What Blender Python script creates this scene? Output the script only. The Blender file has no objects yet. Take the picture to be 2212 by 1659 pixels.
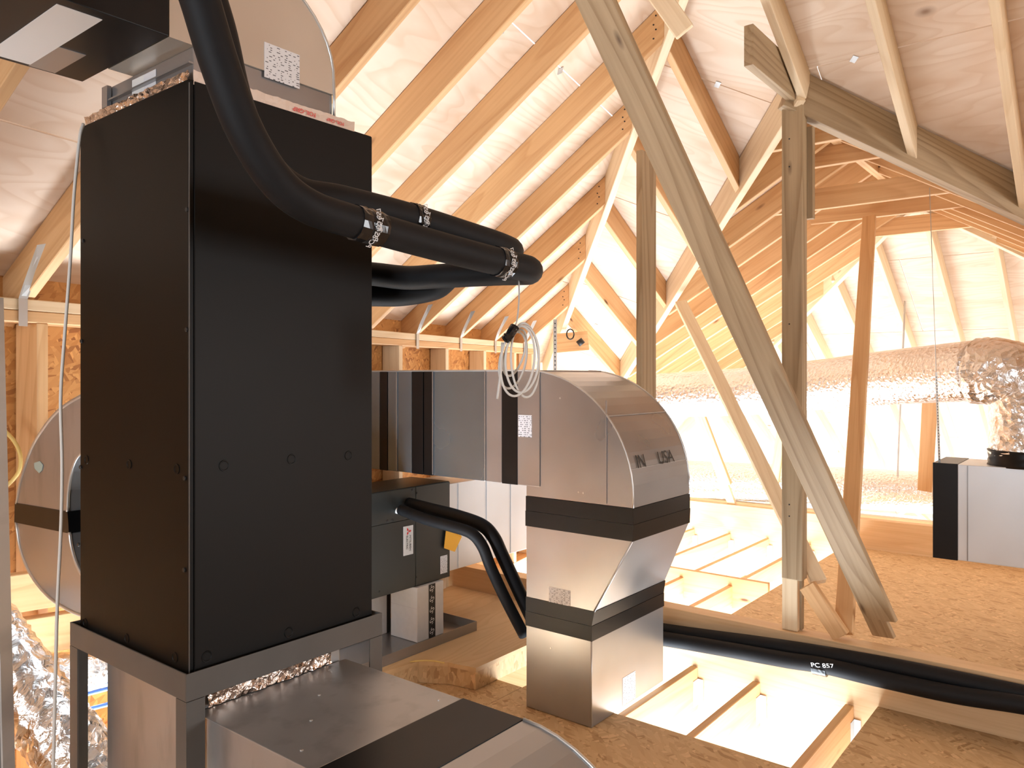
import bpy, bmesh, math, random
from mathutils import Vector as V, Matrix
random.seed(7)
# ------------------------------------------------------------------ camera, world, lights
H = 1.6                                   # eye height above the near deck
FPX, CX, CY = 1682.0, 1106.0, 812.0       # focal length and horizon in photo pixels
AZ = math.radians(38.35)
FW = V((math.cos(AZ), math.sin(AZ), 0)); RT = V((math.sin(AZ), -math.cos(AZ), 0)); UP = V((0, 0, 1)); EYE = V((0, 0, H))
sc = bpy.context.scene
COL = sc.collection
cam = bpy.data.cameras.new('camera'); co = bpy.data.objects.new('camera', cam); COL.objects.link(co)
co.location = EYE; co.rotation_euler = (math.pi/2, 0, AZ - math.pi/2)
cam.sensor_width = 36; cam.lens = FPX/2212*36; cam.shift_y = -(829.5-CY)/2212; cam.clip_start = 0.02
sc.camera = co
w = bpy.data.worlds.new('world'); sc.world = w; w.use_nodes = True
w.node_tree.nodes['Background'].inputs[0].default_value = (1, 1, 1, 1)
w.node_tree.nodes['Background'].inputs[1].default_value = 1.3
sc.view_settings.view_transform = 'Standard'; sc.view_settings.look = 'None'
sc.view_settings.exposure = 0.45; sc.view_settings.gamma = 1.0; sc.view_settings.use_curve_mapping = False

def area_light(name, loc, sx, sy, power, rot=(math.pi, 0, 0), col=(0.78, 0.885, 1.0)):
    l = bpy.data.lights.new(name, 'AREA'); l.shape = 'RECTANGLE'; l.size = sx; l.size_y = sy; l.energy = power; l.color = col
    o = bpy.data.objects.new(name, l); COL.objects.link(o); o.location = loc; o.rotation_euler = rot
    return o
# bright rooms below, seen through the open floor bays
area_light('room_below_light', (5.95, 3.2, -0.43), 3.5, 2.3, 270)
area_light('room_below_light', (10.55, 1.3, -0.43), 5.46, 12.6, 520)
area_light('room_below_light', (3.63, 1.7, -0.43), 0.86, 1.5, 42)
area_light('room_below_light', (1.45, 2.78, -0.43), 1.5, 0.66, 200)
# added daylight-coloured fill lights in two made-up windows, behind the viewer and at right
area_light('added_fill_light', (-2.50, .45, 1.75), 1.9, 1.3, 75, rot=(math.pi/2, 0, -math.pi/2), col=(0.80, 0.90, 1))
area_light('added_fill_light', (4.2, -4.88, 1.5), 2.6, 1.3, 120, rot=(math.pi/2, 0, 0), col=(0.92, 0.96, 1))

# ------------------------------------------------------------------ geometry helpers
def ray(px, py): return FW + RT*((px-CX)/FPX) + UP*((CY-py)/FPX)
def hit(px, py, p0, n):
    d = ray(px, py); n = V(n); return EYE + d*((V(p0)-EYE).dot(n)/d.dot(n))
def atX(px, py, x): return hit(px, py, (x, 0, 0), (1, 0, 0))
def atY(px, py, y): return hit(px, py, (0, y, 0), (0, 1, 0))
def atZ(px, py, z): return hit(px, py, (0, 0, z), (0, 0, 1))
def atD(px, py, d): return EYE + ray(px, py)*d

def link(me, name, mat, parent=None, M=None):
    o = bpy.data.objects.new(name, me); COL.objects.link(o)
    if mat: me.materials.append(mat)
    if M is not None: o.matrix_world = M
    if parent is not None:
        o.parent = parent; o.matrix_parent_inverse = parent.matrix_basis.inverted()
    return o
def pyobj(name, vs, fs, mat, parent=None, M=None, smooth=False):
    """vertices in world space; M gives the object's own frame"""
    if M is None:
        c = V((0, 0, 0))
        for v in vs: c += V(v)
        M = Matrix.Translation(c/len(vs))
    Mi = M.inverted()
    me = bpy.data.meshes.new(name); me.from_pydata([Mi @ V(v) for v in vs], [], fs)
    bm = bmesh.new(); bm.from_mesh(me); bmesh.ops.recalc_face_normals(bm, faces=bm.faces); bm.to_mesh(me); bm.free()
    if smooth:
        for p in me.polygons: p.use_smooth = True
    return link(me, name, mat, parent, M)
def frame(o, x, y, z):
    return Matrix(((x.x, y.x, z.x, o.x), (x.y, y.y, z.y, o.y), (x.z, y.z, z.z, o.z), (0, 0, 0, 1)))
HEX = [(0, 1, 2, 3), (7, 6, 5, 4), (0, 4, 5, 1), (1, 5, 6, 2), (2, 6, 7, 3), (3, 7, 4, 0)]
def box(name, lo, hi, mat, parent=None, bev=0.0, axis=0):
    lo, hi = V(lo), V(hi); c = (lo+hi)/2; s = hi-lo
    me = bpy.data.meshes.new(name); bm = bmesh.new(); bmesh.ops.create_cube(bm, size=1)
    ax = [V((1, 0, 0)), V((0, 1, 0)), V((0, 0, 1))]
    X, Y, Z = ax[axis], ax[(axis+1) % 3], ax[(axis+2) % 3]
    S = (s[axis], s[(axis+1) % 3], s[(axis+2) % 3])
    for v in bm.verts: v.co = V((v.co.x*S[0], v.co.y*S[1], v.co.z*S[2]))
    if bev: bmesh.ops.bevel(bm, geom=bm.edges[:], offset=min(bev, min(S)*.45), segments=2, profile=.5, affect='EDGES')
    bm.to_mesh(me); bm.free()
    return link(me, name, mat, parent, frame(c, X, Y, Z))
def lumber(name, p, q, w, h, side, mat, parent=None, cut0=None, cut1=None, anchor=(0, 0), bev=.003):
    """a board from p to q: w along `side`, h across; anchor shifts the axis in (side, other) half-sizes;
    cut0/cut1 = (point, normal) planes that trim the ends"""
    p, q = V(p), V(q); X = (q-p).normalized(); Y = V(side); Y = (Y - X*Y.dot(X)).normalized(); Z = X.cross(Y)
    o = p + Y*(anchor[0]*w/2) + Z*(anchor[1]*h/2); L = (q-p).length
    vs = []
    for k, cut in ((0, cut0), (1, cut1)):
        for a, b in ((-1, -1), (1, -1), (1, 1), (-1, 1)):
            base = o + Y*(a*w/2) + Z*(b*h/2)
            if cut: pt, n = V(cut[0]), V(cut[1]); v = base + X*((pt-base).dot(n)/X.dot(n))
            else: v = base + X*(L*k)
            vs.append(v)
    ob = pyobj(name, vs, HEX, mat, parent, frame(o, X, Y, Z))
    if bev:
        bm = bmesh.new(); bm.from_mesh(ob.data); bmesh.ops.bevel(bm, geom=bm.edges[:], offset=bev, segments=1, affect='EDGES'); bm.to_mesh(ob.data); bm.free()
    return ob
def smooth_path(pts, n=10):
    pts = [V(p) for p in pts]; P = [pts[0]*2-pts[1]] + pts + [pts[-1]*2-pts[-2]]; out = []
    for i in range(1, len(P)-2):
        a, b, c, d = P[i-1:i+3]
        for k in range(n):
            t = k/n; out.append(.5*((2*b)+(c-a)*t+(2*a-5*b+4*c-d)*t*t+(3*b-a-3*c+d)*t**3))
    out.append(pts[-1]); return out
def tube(name, pts, r, mat, parent=None, seg=14, n=10, rough=0.0, cap=True, raw=False, smooth=True):
    P = [V(p) for p in pts] if raw else smooth_path(pts, n)
    T = [(P[min(i+1, len(P)-1)]-P[max(i-1, 0)]).normalized() for i in range(len(P))]
    nv = V((0, 0, 1)) if abs(T[0].z) < .9 else V((1, 0, 0)); vs = []; fs = []
    rnd = random.Random(len(P)*7+seg)
    for i, p in enumerate(P):
        nv = (nv - T[i]*nv.dot(T[i])).normalized(); b = T[i].cross(nv)
        rr = r[min(len(r)-1, int(i/len(P)*len(r)))] if isinstance(r, (list, tuple)) else r
        for k in range(seg):
            a = 2*math.pi*k/seg; q = rr*(1+rough*rnd.uniform(-1, 1)); vs.append(p + nv*(q*math.cos(a)) + b*(q*math.sin(a)))
    for i in range(len(P)-1):
        for k in range(seg):
            fs.append((i*seg+k, i*seg+(k+1) % seg, (i+1)*seg+(k+1) % seg, (i+1)*seg+k))
    if cap: fs += [tuple(range(seg))[::-1], tuple((len(P)-1)*seg+k for k in range(seg))]
    o = pyobj(name, vs, fs, mat, parent, Matrix.Translation(P[0]), smooth=smooth)
    return o
def extrude(name, poly, d, mat, parent=None, smooth=False):
    """world-space planar polygon pushed along d"""
    d = V(d); n = len(poly); vs = [V(p) for p in poly] + [V(p)+d for p in poly]
    fs = [tuple(range(n)), tuple(range(2*n-1, n-1, -1))] + [(i, (i+1) % n, n+(i+1) % n, n+i) for i in range(n)]
    return pyobj(name, vs, fs, mat, parent)
def disc(name, c, n, r, h, mat, parent, seg=16, ring=False):
    n = V(n).normalized(); a = n.orthogonal().normalized(); b = n.cross(a); c = V(c); vs = []; fs = []
    prof = [(r, 0), (r, h*.6), (r*.8, h)] if not ring else [(r, 0), (r*.96, h), (r*.8, h*.9), (r*.72, h*.15)]
    for rr, hh in prof:
        for k in range(seg):
            t = 2*math.pi*k/seg; vs.append(c + a*(rr*math.cos(t)) + b*(rr*math.sin(t)) + n*hh)
    m = len(prof)
    for i in range(m-1):
        for k in range(seg): fs.append((i*seg+k, i*seg+(k+1) % seg, (i+1)*seg+(k+1) % seg, (i+1)*seg+k))
    fs.append(tuple((m-1)*seg+k for k in range(seg)))
    fs.append(tuple(range(seg))[::-1])
    return pyobj(name, vs, fs, mat, parent)
def writing(name, s, o, x, y, size, mat, parent, align='CENTER'):
    c = bpy.data.curves.new(name, 'FONT'); c.body = s; c.size = size; c.align_x = align; c.align_y = 'CENTER'; c.extrude = .0003
    t = bpy.data.objects.new(name, c); COL.objects.link(t); me = bpy.data.meshes.new_from_object(t)
    bpy.data.objects.remove(t); x, y = V(x).normalized(), V(y).normalized()
    return link(me, name, mat, parent, frame(V(o), x, y, x.cross(y)))
def tag(o, label=None, cat=None, group=None, kind=None):
    for k, v in (('label', label), ('category', cat), ('group', group), ('kind', kind)):
        if v: o[k] = v
    return o
def thing(name, label, cat, loc, group=None, kind=None):
    o = bpy.data.objects.new(name, None); COL.objects.link(o); o.location = loc; o.empty_display_size = .1
    bpy.context.view_layer.update()
    return tag(o, label, cat, group, kind)

# ------------------------------------------------------------------ materials
def newmat(name):
    m = bpy.data.materials.new(name); m.use_nodes = True; nt = m.node_tree
    return m, nt, nt.nodes['Principled BSDF']
def N(nt, t, **kw):
    n = nt.nodes.new(t)
    for k, v in kw.items():
        if k in n.inputs: n.inputs[k].default_value = v
        else: setattr(n, k, v)
    return n
def ramp(nt, fac, stops):
    r = nt.nodes.new('ShaderNodeValToRGB'); e = r.color_ramp.elements
    while len(e) < len(stops): e.new(.5)
    for i, (p, c) in enumerate(stops): e[i].position = p; e[i].color = (*c, 1)
    nt.links.new(fac, r.inputs[0]); return r.outputs[0]
def mix(nt, fac, a, b, mode='MIX'):
    m = nt.nodes.new('ShaderNodeMix'); m.data_type = 'RGBA'; m.blend_type = mode
    for s, v in ((m.inputs[0], fac), (m.inputs[6], a), (m.inputs[7], b)):
        if hasattr(v, 'is_linked'): nt.links.new(v, s)
        else: s.default_value = v if isinstance(v, float) else (*v, 1)
    return m.outputs[2]
def coords(nt, scale, rnd=True):
    t = nt.nodes.new('ShaderNodeTexCoord'); mp = nt.nodes.new('ShaderNodeMapping'); mp.inputs['Scale'].default_value = scale
    nt.links.new(t.outputs['Object'], mp.inputs[0])
    if rnd:
        oi = nt.nodes.new('ShaderNodeObjectInfo'); sc_ = N(nt, 'ShaderNodeMath', operation='MULTIPLY'); sc_.inputs[1].default_value = 37
        nt.links.new(oi.outputs['Random'], sc_.inputs[0]); nt.links.new(sc_.outputs[0], mp.inputs['Location'])
    return mp.outputs[0]
def contour(nt, scale, ns, bands):
    """growth rings: contour lines of a stretched noise field"""
    v = coords(nt, scale); n = N(nt, 'ShaderNodeTexNoise'); n.inputs['Scale'].default_value = ns; n.inputs['Detail'].default_value = 1.6; n.inputs['Roughness'].default_value = .35
    nt.links.new(v, n.inputs['Vector'])
    m = N(nt, 'ShaderNodeMath', operation='MULTIPLY'); m.inputs[1].default_value = bands; nt.links.new(n.outputs['Fac'], m.inputs[0])
    f = N(nt, 'ShaderNodeMath', operation='FRACT'); nt.links.new(m.outputs[0], f.inputs[0]); return f.outputs[0]
def wood(name, light, dark, ring=.5, knots=True, rough=.62):
    m, nt, b = newmat(name); L = nt.links
    wv = contour(nt, (.30, 3.6, 3.6), 1.0, 13)
    vs = coords(nt, (1.2, 46, 46)); ns = N(nt, 'ShaderNodeTexNoise'); ns.inputs['Scale'].default_value = 1.6; ns.inputs['Detail'].default_value = 3; L.new(vs, ns.inputs['Vector'])
    vb = coords(nt, (.8, 2, 2)); nb = N(nt, 'ShaderNodeTexNoise'); nb.inputs['Scale'].default_value = 1.3; L.new(vb, nb.inputs['Vector'])
    c = mix(nt, ring, light, ramp(nt, wv, [(0, light), (.5, light), (.93, dark), (1, light)]))
    c = mix(nt, .30, c, ramp(nt, ns.outputs['Fac'], [(.3, dark), (.6, light)]))
    c = mix(nt, .22, c, ramp(nt, nb.outputs['Fac'], [(.3, dark), (.7, (1, .9, .75))]), 'MULTIPLY')
    oi = nt.nodes.new('ShaderNodeObjectInfo')
    c = mix(nt, .35, c, ramp(nt, oi.outputs['Random'], [(0, (.86, .74, .6)), (.5, (1, 1, 1)), (1, (1, .88, .76))]), 'MULTIPLY')
    if knots:
        vk = coords(nt, (2.4, 8, 8)); vo = N(nt, 'ShaderNodeTexVoronoi'); vo.inputs['Scale'].default_value = 1.0; L.new(vk, vo.inputs['Vector'])
        k = ramp(nt, vo.outputs['Distance'], [(.05, (1, 1, 1)), (.085, (.5, .5, .5)), (.13, (0, 0, 0))])
        sk = nt.nodes.new('ShaderNodeSeparateColor'); L.new(vo.outputs['Color'], sk.inputs[0])
        k = mix(nt, 1.0, k, ramp(nt, sk.outputs[0], [(.42, (0, 0, 0)), (.46, (1, 1, 1))]), 'MULTIPLY')
        c = mix(nt, k, c, (dark[0]*.28, dark[1]*.2, dark[2]*.16))
    L.new(c, b.inputs['Base Color']); b.inputs['Roughness'].default_value = rough
    bp = N(nt, 'ShaderNodeBump'); bp.inputs['Strength'].default_value = .12; bp.inputs['Distance'].default_value = .004; L.new(ns.outputs['Fac'], bp.inputs['Height']); L.new(bp.outputs[0], b.inputs['Normal'])
    return m
def plywood(name, light, dark):
    m, nt, b = newmat(name); L = nt.links
    wv = contour(nt, (.75, 3.4, 2), 1.25, 15)
    v2 = coords(nt, (1.1, 2.6, 2)); n2 = N(nt, 'ShaderNodeTexNoise'); n2.inputs['Scale'].default_value = 1.4; n2.inputs['Detail'].default_value = 4; n2.inputs['Distortion'].default_value = .8; L.new(v2, n2.inputs['Vector'])
    c = ramp(nt, wv, [(0, light), (.45, light), (.9, tuple(x*.4+y*.6 for x, y in zip(light, dark))), (1, light)])
    c = mix(nt, .55, c, light)
    c = mix(nt, ramp(nt, n2.outputs['Fac'], [(.45, (0, 0, 0)), (.72, (.75, .75, .75))]), c, tuple(x*.45+y*.55 for x, y in zip(light, dark)))
    vk = coords(nt, (1.7, 2.6, 2)); vo = N(nt, 'ShaderNodeTexVoronoi'); vo.inputs['Scale'].default_value = 1.1; L.new(vk, vo.inputs['Vector'])
    k = ramp(nt, vo.outputs['Distance'], [(.03, (.8, .8, .8)), (.06, (.35, .35, .35)), (.1, (0, 0, 0))])
    c = mix(nt, k, c, (dark[0]*.35, dark[1]*.24, dark[2]*.16))
    L.new(c, b.inputs['Base Color']); b.inputs['Roughness'].default_value = .7
    return m
def osb(name, light, mid, dark):
    m, nt, b = newmat(name); L = nt.links; cs = []
    for i, (sx, sy, rot) in enumerate(((11, 60, .5), (55, 12, .2), (10, 52, -.7))):
        t = nt.nodes.new('ShaderNodeTexCoord'); r = N(nt, 'ShaderNodeMapping'); r.inputs['Rotation'].default_value = (0, 0, rot); L.new(t.outputs['Object'], r.inputs[0])
        mp = N(nt, 'ShaderNodeMapping'); mp.inputs['Scale'].default_value = (sx, sy, 20); mp.inputs['Location'].default_value = (i*3.3, i, 0); L.new(r.outputs[0], mp.inputs[0])
        nz = N(nt, 'ShaderNodeTexNoise'); nz.inputs['Scale'].default_value = .35; L.new(mp.outputs[0], nz.inputs['Vector'])
        ad = N(nt, 'ShaderNodeVectorMath', operation='ADD'); L.new(mp.outputs[0], ad.inputs[0]); L.new(nz.outputs['Color'], ad.inputs[1])
        vo = N(nt, 'ShaderNodeTexVoronoi'); vo.inputs['Scale'].default_value = 1.0; L.new(ad.outputs[0], vo.inputs['Vector'])
        cs.append(vo.outputs['Color'])
    sep = []
    for cc in cs:
        s = nt.nodes.new('ShaderNodeSeparateColor'); L.new(cc, s.inputs[0]); sep.append(s)
    a = ramp(nt, sep[0].outputs[0], [(0, dark), (.22, mid), (.6, light), (1, tuple(min(1, x*1.15) for x in light))])
    c2 = ramp(nt, sep[1].outputs[0], [(0, dark), (.3, mid), (1, light)])
    c3 = ramp(nt, sep[2].outputs[1], [(0, mid), (1, light)])
    c = mix(nt, ramp(nt, sep[2].outputs[0], [(.4, (0, 0, 0)), (.45, (1, 1, 1))]), a, c2)
    c = mix(nt, ramp(nt, sep[1].outputs[2], [(.55, (0, 0, 0)), (.6, (1, 1, 1))]), c, c3)
    L.new(c, b.inputs['Base Color']); b.inputs['Roughness'].default_value = .72
    bp = N(nt, 'ShaderNodeBump'); bp.inputs['Strength'].default_value = .25; bp.inputs['Distance'].default_value = .002; L.new(sep[0].outputs[0], bp.inputs['Height']); L.new(bp.outputs[0], b.inputs['Normal'])
    return m
def metal(name, col, rough=.33, streak=.25, dirt=0.0, mtl=.72):
    m, nt, b = newmat(name); L = nt.links; b.inputs['Metallic'].default_value = mtl
    v = coords(nt, (3, 3, 3)); n = N(nt, 'ShaderNodeTexNoise'); n.inputs['Scale'].default_value = 1.1; n.inputs['Detail'].default_value = 2; L.new(v, n.inputs['Vector'])
    c = ramp(nt, n.outputs['Fac'], [(.2, tuple(x*(1-streak) for x in col)), (.7, col)])
    if dirt:
        v2 = coords(nt, (7, 7, 2)); n2 = N(nt, 'ShaderNodeTexNoise'); n2.inputs['Scale'].default_value = 2; n2.inputs['Detail'].default_value = 6; L.new(v2, n2.inputs['Vector'])
        c = mix(nt, ramp(nt, n2.outputs['Fac'], [(.5, (0, 0, 0)), (.75, (dirt,)*3)]), c, tuple(x*.5 for x in col))
    L.new(c, b.inputs['Base Color'])
    rr = N(nt, 'ShaderNodeMapRange'); rr.inputs[3].default_value = rough*.75; rr.inputs[4].default_value = rough*1.3; L.new(n.outputs['Fac'], rr.inputs[0]); L.new(rr.outputs[0], b.inputs['Roughness'])
    return m
def foil(name, col, rough=.25, scale=18, strength=.9):
    m, nt, b = newmat(name); L = nt.links; b.inputs['Metallic'].default_value = 1; b.inputs['Roughness'].default_value = rough
    b.inputs['Base Color'].default_value = (*col, 1)
    v = coords(nt, (1, 1, 1)); vo = N(nt, 'ShaderNodeTexVoronoi', feature='F1'); vo.inputs['Scale'].default_value = scale
    n = N(nt, 'ShaderNodeTexNoise'); n.inputs['Scale'].default_value = scale*.8; n.inputs['Detail'].default_value = 5; n.inputs['Distortion'].default_value = 1.5
    L.new(v, vo.inputs['Vector']); L.new(v, n.inputs['Vector'])
    ad = N(nt, 'ShaderNodeMath', operation='ADD'); L.new(vo.outputs['Distance'], ad.inputs[0]); L.new(n.outputs['Fac'], ad.inputs[1])
    bp = N(nt, 'ShaderNodeBump'); bp.inputs['Strength'].default_value = strength; bp.inputs['Distance'].default_value = .012; L.new(ad.outputs[0], bp.inputs['Height']); L.new(bp.outputs[0], b.inputs['Normal'])
    return m
def plain(name, col, rough=.5, metallic=0.0, noise=.0, scale=20, spec=.5):
    m, nt, b = newmat(name); L = nt.links
    v = coords(nt, (1, 1, 1)); n = N(nt, 'ShaderNodeTexNoise'); n.inputs['Scale'].default_value = scale; n.inputs['Detail'].default_value = 4; L.new(v, n.inputs['Vector'])
    L.new(ramp(nt, n.outputs['Fac'], [(.3, tuple(x*(1-noise) for x in col)), (.7, col)]), b.inputs['Base Color'])
    b.inputs['Roughness'].default_value = rough; b.inputs['Metallic'].default_value = metallic; b.inputs['Specular IOR Level'].default_value = spec
    return m
def printed(name, paper, ink, sx, sy, dens=.5, swap=False):
    """paper label with rows of tiny print; local x = along the rows, y = down the page"""
    m, nt, b = newmat(name); L = nt.links
    t = nt.nodes.new('ShaderNodeTexCoord'); mp = N(nt, 'ShaderNodeMapping'); mp.inputs['Scale'].default_value = (sx, sy, 1); L.new(t.outputs['Generated'], mp.inputs[0])
    if swap: mp.inputs['Rotation'].default_value = (0, 0, math.pi/2); mp.inputs['Scale'].default_value = (sy, sx, 1)
    s = nt.nodes.new('ShaderNodeSeparateXYZ'); L.new(mp.outputs[0], s.inputs[0])
    fl = N(nt, 'ShaderNodeMath', operation='FLOOR'); L.new(s.outputs[1], fl.inputs[0])
    fr = N(nt, 'ShaderNodeMath', operation='FRACT'); L.new(s.outputs[1], fr.inputs[0])
    cm = nt.nodes.new('ShaderNodeCombineXYZ'); L.new(s.outputs[0], cm.inputs[0]); L.new(fl.outputs[0], cm.inputs[1])
    n = N(nt, 'ShaderNodeTexNoise'); n.inputs['Scale'].default_value = 1.0; n.inputs['Detail'].default_value = 1; L.new(cm.outputs[0], n.inputs['Vector'])
    g = N(nt, 'ShaderNodeMath', operation='GREATER_THAN'); g.inputs[1].default_value = 1-dens; L.new(n.outputs['Fac'], g.inputs[0])
    ln = N(nt, 'ShaderNodeMath', operation='LESS_THAN'); ln.inputs[1].default_value = .42; L.new(fr.outputs[0], ln.inputs[0])
    mu = N(nt, 'ShaderNodeMath', operation='MULTIPLY'); L.new(g.outputs[0], mu.inputs[0]); L.new(ln.outputs[0], mu.inputs[1])
    L.new(mix(nt, mu.outputs[0], paper, ink), b.inputs['Base Color']); b.inputs['Roughness'].default_value = .5
    return m

M_RAFT = wood('pine_rafter', (.74, .48, .245), (.53, .27, .10), .5)
M_PALE = wood('pine_pale', (.82, .68, .48), (.64, .46, .26), .45)
M_POST = wood('pine_weathered', (.44, .33, .20), (.25, .16, .075), .85)
M_LVL = wood('engineered_beam', (.78, .56, .33), (.60, .37, .17), .35, knots=False)
M_PLY = plywood('roof_plywood', (.80, .64, .50), (.56, .32, .15))
M_PLYF = plywood('deck_plywood', (.62, .42, .22), (.42, .24, .10))
M_OSB = osb('strand_board_deck', (.62, .42, .22), (.53, .34, .165), (.38, .22, .09))
M_OSBW = osb('strand_board_wall', (.64, .33, .11), (.50, .22, .06), (.30, .11, .03))
M_GALV = metal('galvanised', (.37, .37, .375), .30, .16)
M_GALVT = metal('galvanised_tan_reflection', (.66, .62, .55), .34, .12)  # tan reflection of the timber roof is put into this colour
M_GALVD = metal('galvanised_dirty', (.50, .50, .50), .36, .3, dirt=.6)
M_GALVB = metal('galvanised_dark_reflection', (.19, .24, .285), .25, .12, mtl=.8)  # dark bluish reflection on the duct run is put into the colour
M_GALVP = metal('galvanised_pale_reflection', (.70, .74, .78), .38, .08, mtl=.45)  # paler copy: light reflected by the sheet metal is put into the colour
M_STRAP = metal('strap_steel', (.62, .62, .60), .35, .25)
M_FOIL = foil('foil_jacket', (.88, .87, .86), .27, 42, .55)
M_FOILX = foil('foil_flex_jacket', (.86, .84, .82), .24, 22, .8)
M_FOILC = foil('crumpled_foil_tape', (.85, .74, .66), .2, 26, 1)
M_CAB = plain('cabinet_paint', (.0034, .0028, .0021), .5, 0, .12, 8, spec=.2)
M_CAB2 = plain('cabinet_paint_grey', (.045, .05, .048), .38, .35, .1, 6)
M_RUB = plain('foam_insulation', (.0045, .005, .0065), .66, 0, .3, 40, spec=.3)
M_TAPE = plain('black_duct_tape', (.0045, .0045, .005), .38, 0, .3, 14, spec=.3)
M_GLOSS = plain('glossy_black_tape', (.012, .012, .013), .14, 0, .2, 20)
M_WHITE = plain('white_plastic', (.72, .71, .69), .4)
M_WIRE = plain('white_cable', (.66, .64, .60), .45)
M_FOAM = plain('white_foam', (.80, .80, .80), .85, 0, .05, 30)
M_PAPER = printed('paper_label', (.74, .74, .76), (.12, .12, .13), 9, 16, .48)
M_PAPER2 = printed('paper_label_small', (.66, .65, .67), (.16, .16, .17), 7, 11, .5)
M_PAPERS = printed('paper_label_upright', (.74, .74, .76), (.12, .12, .13), 9, 16, .46, swap=True)
M_STEEL = plain('stand_steel_paint', (.105, .098, .090), .5, .2, .12, 10)
M_RED = plain('red_print', (.70, .03, .03), .5)
M_INK = plain('black_print', (.012, .012, .012), .5)
M_WINK = plain('white_print', (.75, .75, .75), .5)
M_YEL = plain('yellow_tag', (.86, .42, .02), .5)
M_YCAB = plain('yellow_cable', (.70, .50, .16), .5)
M_PINKT = plain('foil_tape_liner', (.74, .60, .50), .4)
M_WRAP = plain('pale_wall_board', (.62, .62, .60), .8, 0, .06, 3)
M_COPPER = plain('copper', (.72, .33, .16), .3, 1)

# ------------------------------------------------------------------ roof planes (z = underside of the sheathing)
TH = AZ - math.radians(26.0)                                   # heading of the knee wall
WD = V((math.cos(TH), math.sin(TH), 0)); WN = V((math.sin(TH), -math.cos(TH), 0))
OA = V((-1.9545, 2.4703, 1.892)); MA = .781; RAFT_A = .185
MB = .583; XR, YR, ZR = 4.09, 1.36, 3.19; RAFT_B = .19; XE = 7.0
zA = lambda x, y: OA.z + RAFT_A + MA*((x-OA.x)*WN.x + (y-OA.y)*WN.y)
zB = lambda x, y: ZR - MB*(x-XR)
zL = lambda x, y: ZR - MB*(y-YR)
zRt = lambda x, y: ZR + MB*(y-YR)
zH = lambda x, y: ZR - MB*(x-XE)
ga = V((MA*WN.x, MA*WN.y, 0)); gb = V((-MB, 0, 0)); gl = V((0, -MB, 0)); gr = V((0, MB, 0))
def cross_xy(z1, g1, z2, g2):
    """plan half-plane where z1 < z2: (a, c) with a.p < c"""
    a = g1-g2; return (a, -(z1(0, 0)-z2(0, 0)))
HIPAB = cross_xy(zA, ga, zB, gb)
hdir = V((-HIPAB[0].y, HIPAB[0].x, 0)).normalized(); hdir = hdir if hdir.x > 0 else -hdir
neg = lambda hp: (-hp[0], -hp[1])
LIM = [(V((-1, 0, 0)), 2.6), (V((0, -1, 0)), 5.0)]
def clip(poly, hp):
    a, c = hp; out = []
    for i in range(len(poly)):
        p, q = poly[i], poly[(i+1) % len(poly)]; dp, dq = a.dot(p)-c, a.dot(q)-c
        if dp <= 0: out.append(p)
        if dp*dq < 0: out.append(p + (q-p)*(dp/(dp-dq)))
    return out
ceiling = thing('ceiling', 'raw pine and plywood attic roof framing', None, (0, 0, 0), kind='structure')
def sheathe(zf, e1, off, hps, e2=None, sheet=(2.44, 1.22), rng=((-4, 6), (-5, 6)), origin=None, stagger=.5):
    """lays plywood sheets on a roof plane, clipped in plan"""
    o = V(origin) if origin else V((0, 0, zf(0, 0))); o = V((o.x, o.y, zf(o.x, o.y)))
    gx, gy = zf(1, 0)-zf(0, 0), zf(0, 1)-zf(0, 0); nrm = V((-gx, -gy, 1)).normalized()
    lift = lambda d: V((d.x, d.y, gx*d.x+gy*d.y)).normalized()
    e1 = lift(V(e1)); e2 = nrm.cross(e1).normalized(); g = .0035
    for j in range(*rng[1]):
        for i in range(*rng[0]):
            u0 = (i + (stagger if j % 2 else 0))*sheet[0] + off[0]; v0 = j*sheet[1] + off[1]
            poly = [o+e1*(u0+g)+e2*(v0+g), o+e1*(u0+sheet[0]-g)+e2*(v0+g), o+e1*(u0+sheet[0]-g)+e2*(v0+sheet[1]-g), o+e1*(u0+g)+e2*(v0+sheet[1]-g)]
            for hp in hps:
                poly = clip(poly, hp)
                if len(poly) < 3: break
            if len(poly) < 3: continue
            ar = sum(((poly[k]-poly[0]).cross(poly[k+1]-poly[0])).length for k in range(1, len(poly)-1))/2
            if ar < .0015: continue
            c = sum(poly, V((0, 0, 0)))/len(poly); n = len(poly)
            vs = poly + [p+nrm*.015 for p in poly]
            pyobj('plywood_sheet', vs, [tuple(range(n)), tuple(range(2*n-1, n-1, -1))] + [(k, (k+1) % n, n+(k+1) % n, n+k) for k in range(n)], M_PLY, ceiling, frame(c, e1, e2, nrm))
zmax = lambda zf, g, z: (g, z - zf(0, 0))                     # plan half-plane zf < z
SA = hit(1230, 165, (OA.x, OA.y, OA.z+RAFT_A), (-ga.x, -ga.y, 1)); dSA = (SA-OA).dot(WN)*math.sqrt(1+MA*MA)
sheathe(zA, WD, (0, (-dSA) % 1.22), [HIPAB, neg(zmax(zA, ga, 1.45)), zmax(zA, ga, 6.4)] + LIM, origin=(OA.x, OA.y, 0), rng=((-3, 6), (-8, 8)))
b1 = hit(1490, 160, (XR, 0, ZR), (MB, 0, 1)); b2 = hit(1665, 222, (XR, 0, ZR), (MB, 0, 1))
VL = (V((1, -1, 0)), XR-YR); VR = (V((1, 1, 0)), XR+YR)       # valley half-planes (roof side)
sheathe(zB, (b2-b1), (-1.3, 0), [neg(HIPAB), VL, (V((0, -1, 0)), -YR), neg(zmax(zB, gb, 1.2)), zmax(zB, gb, 6.4)] + LIM, origin=b1, rng=((-4, 4), (-5, 5)), stagger=.35)
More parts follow.
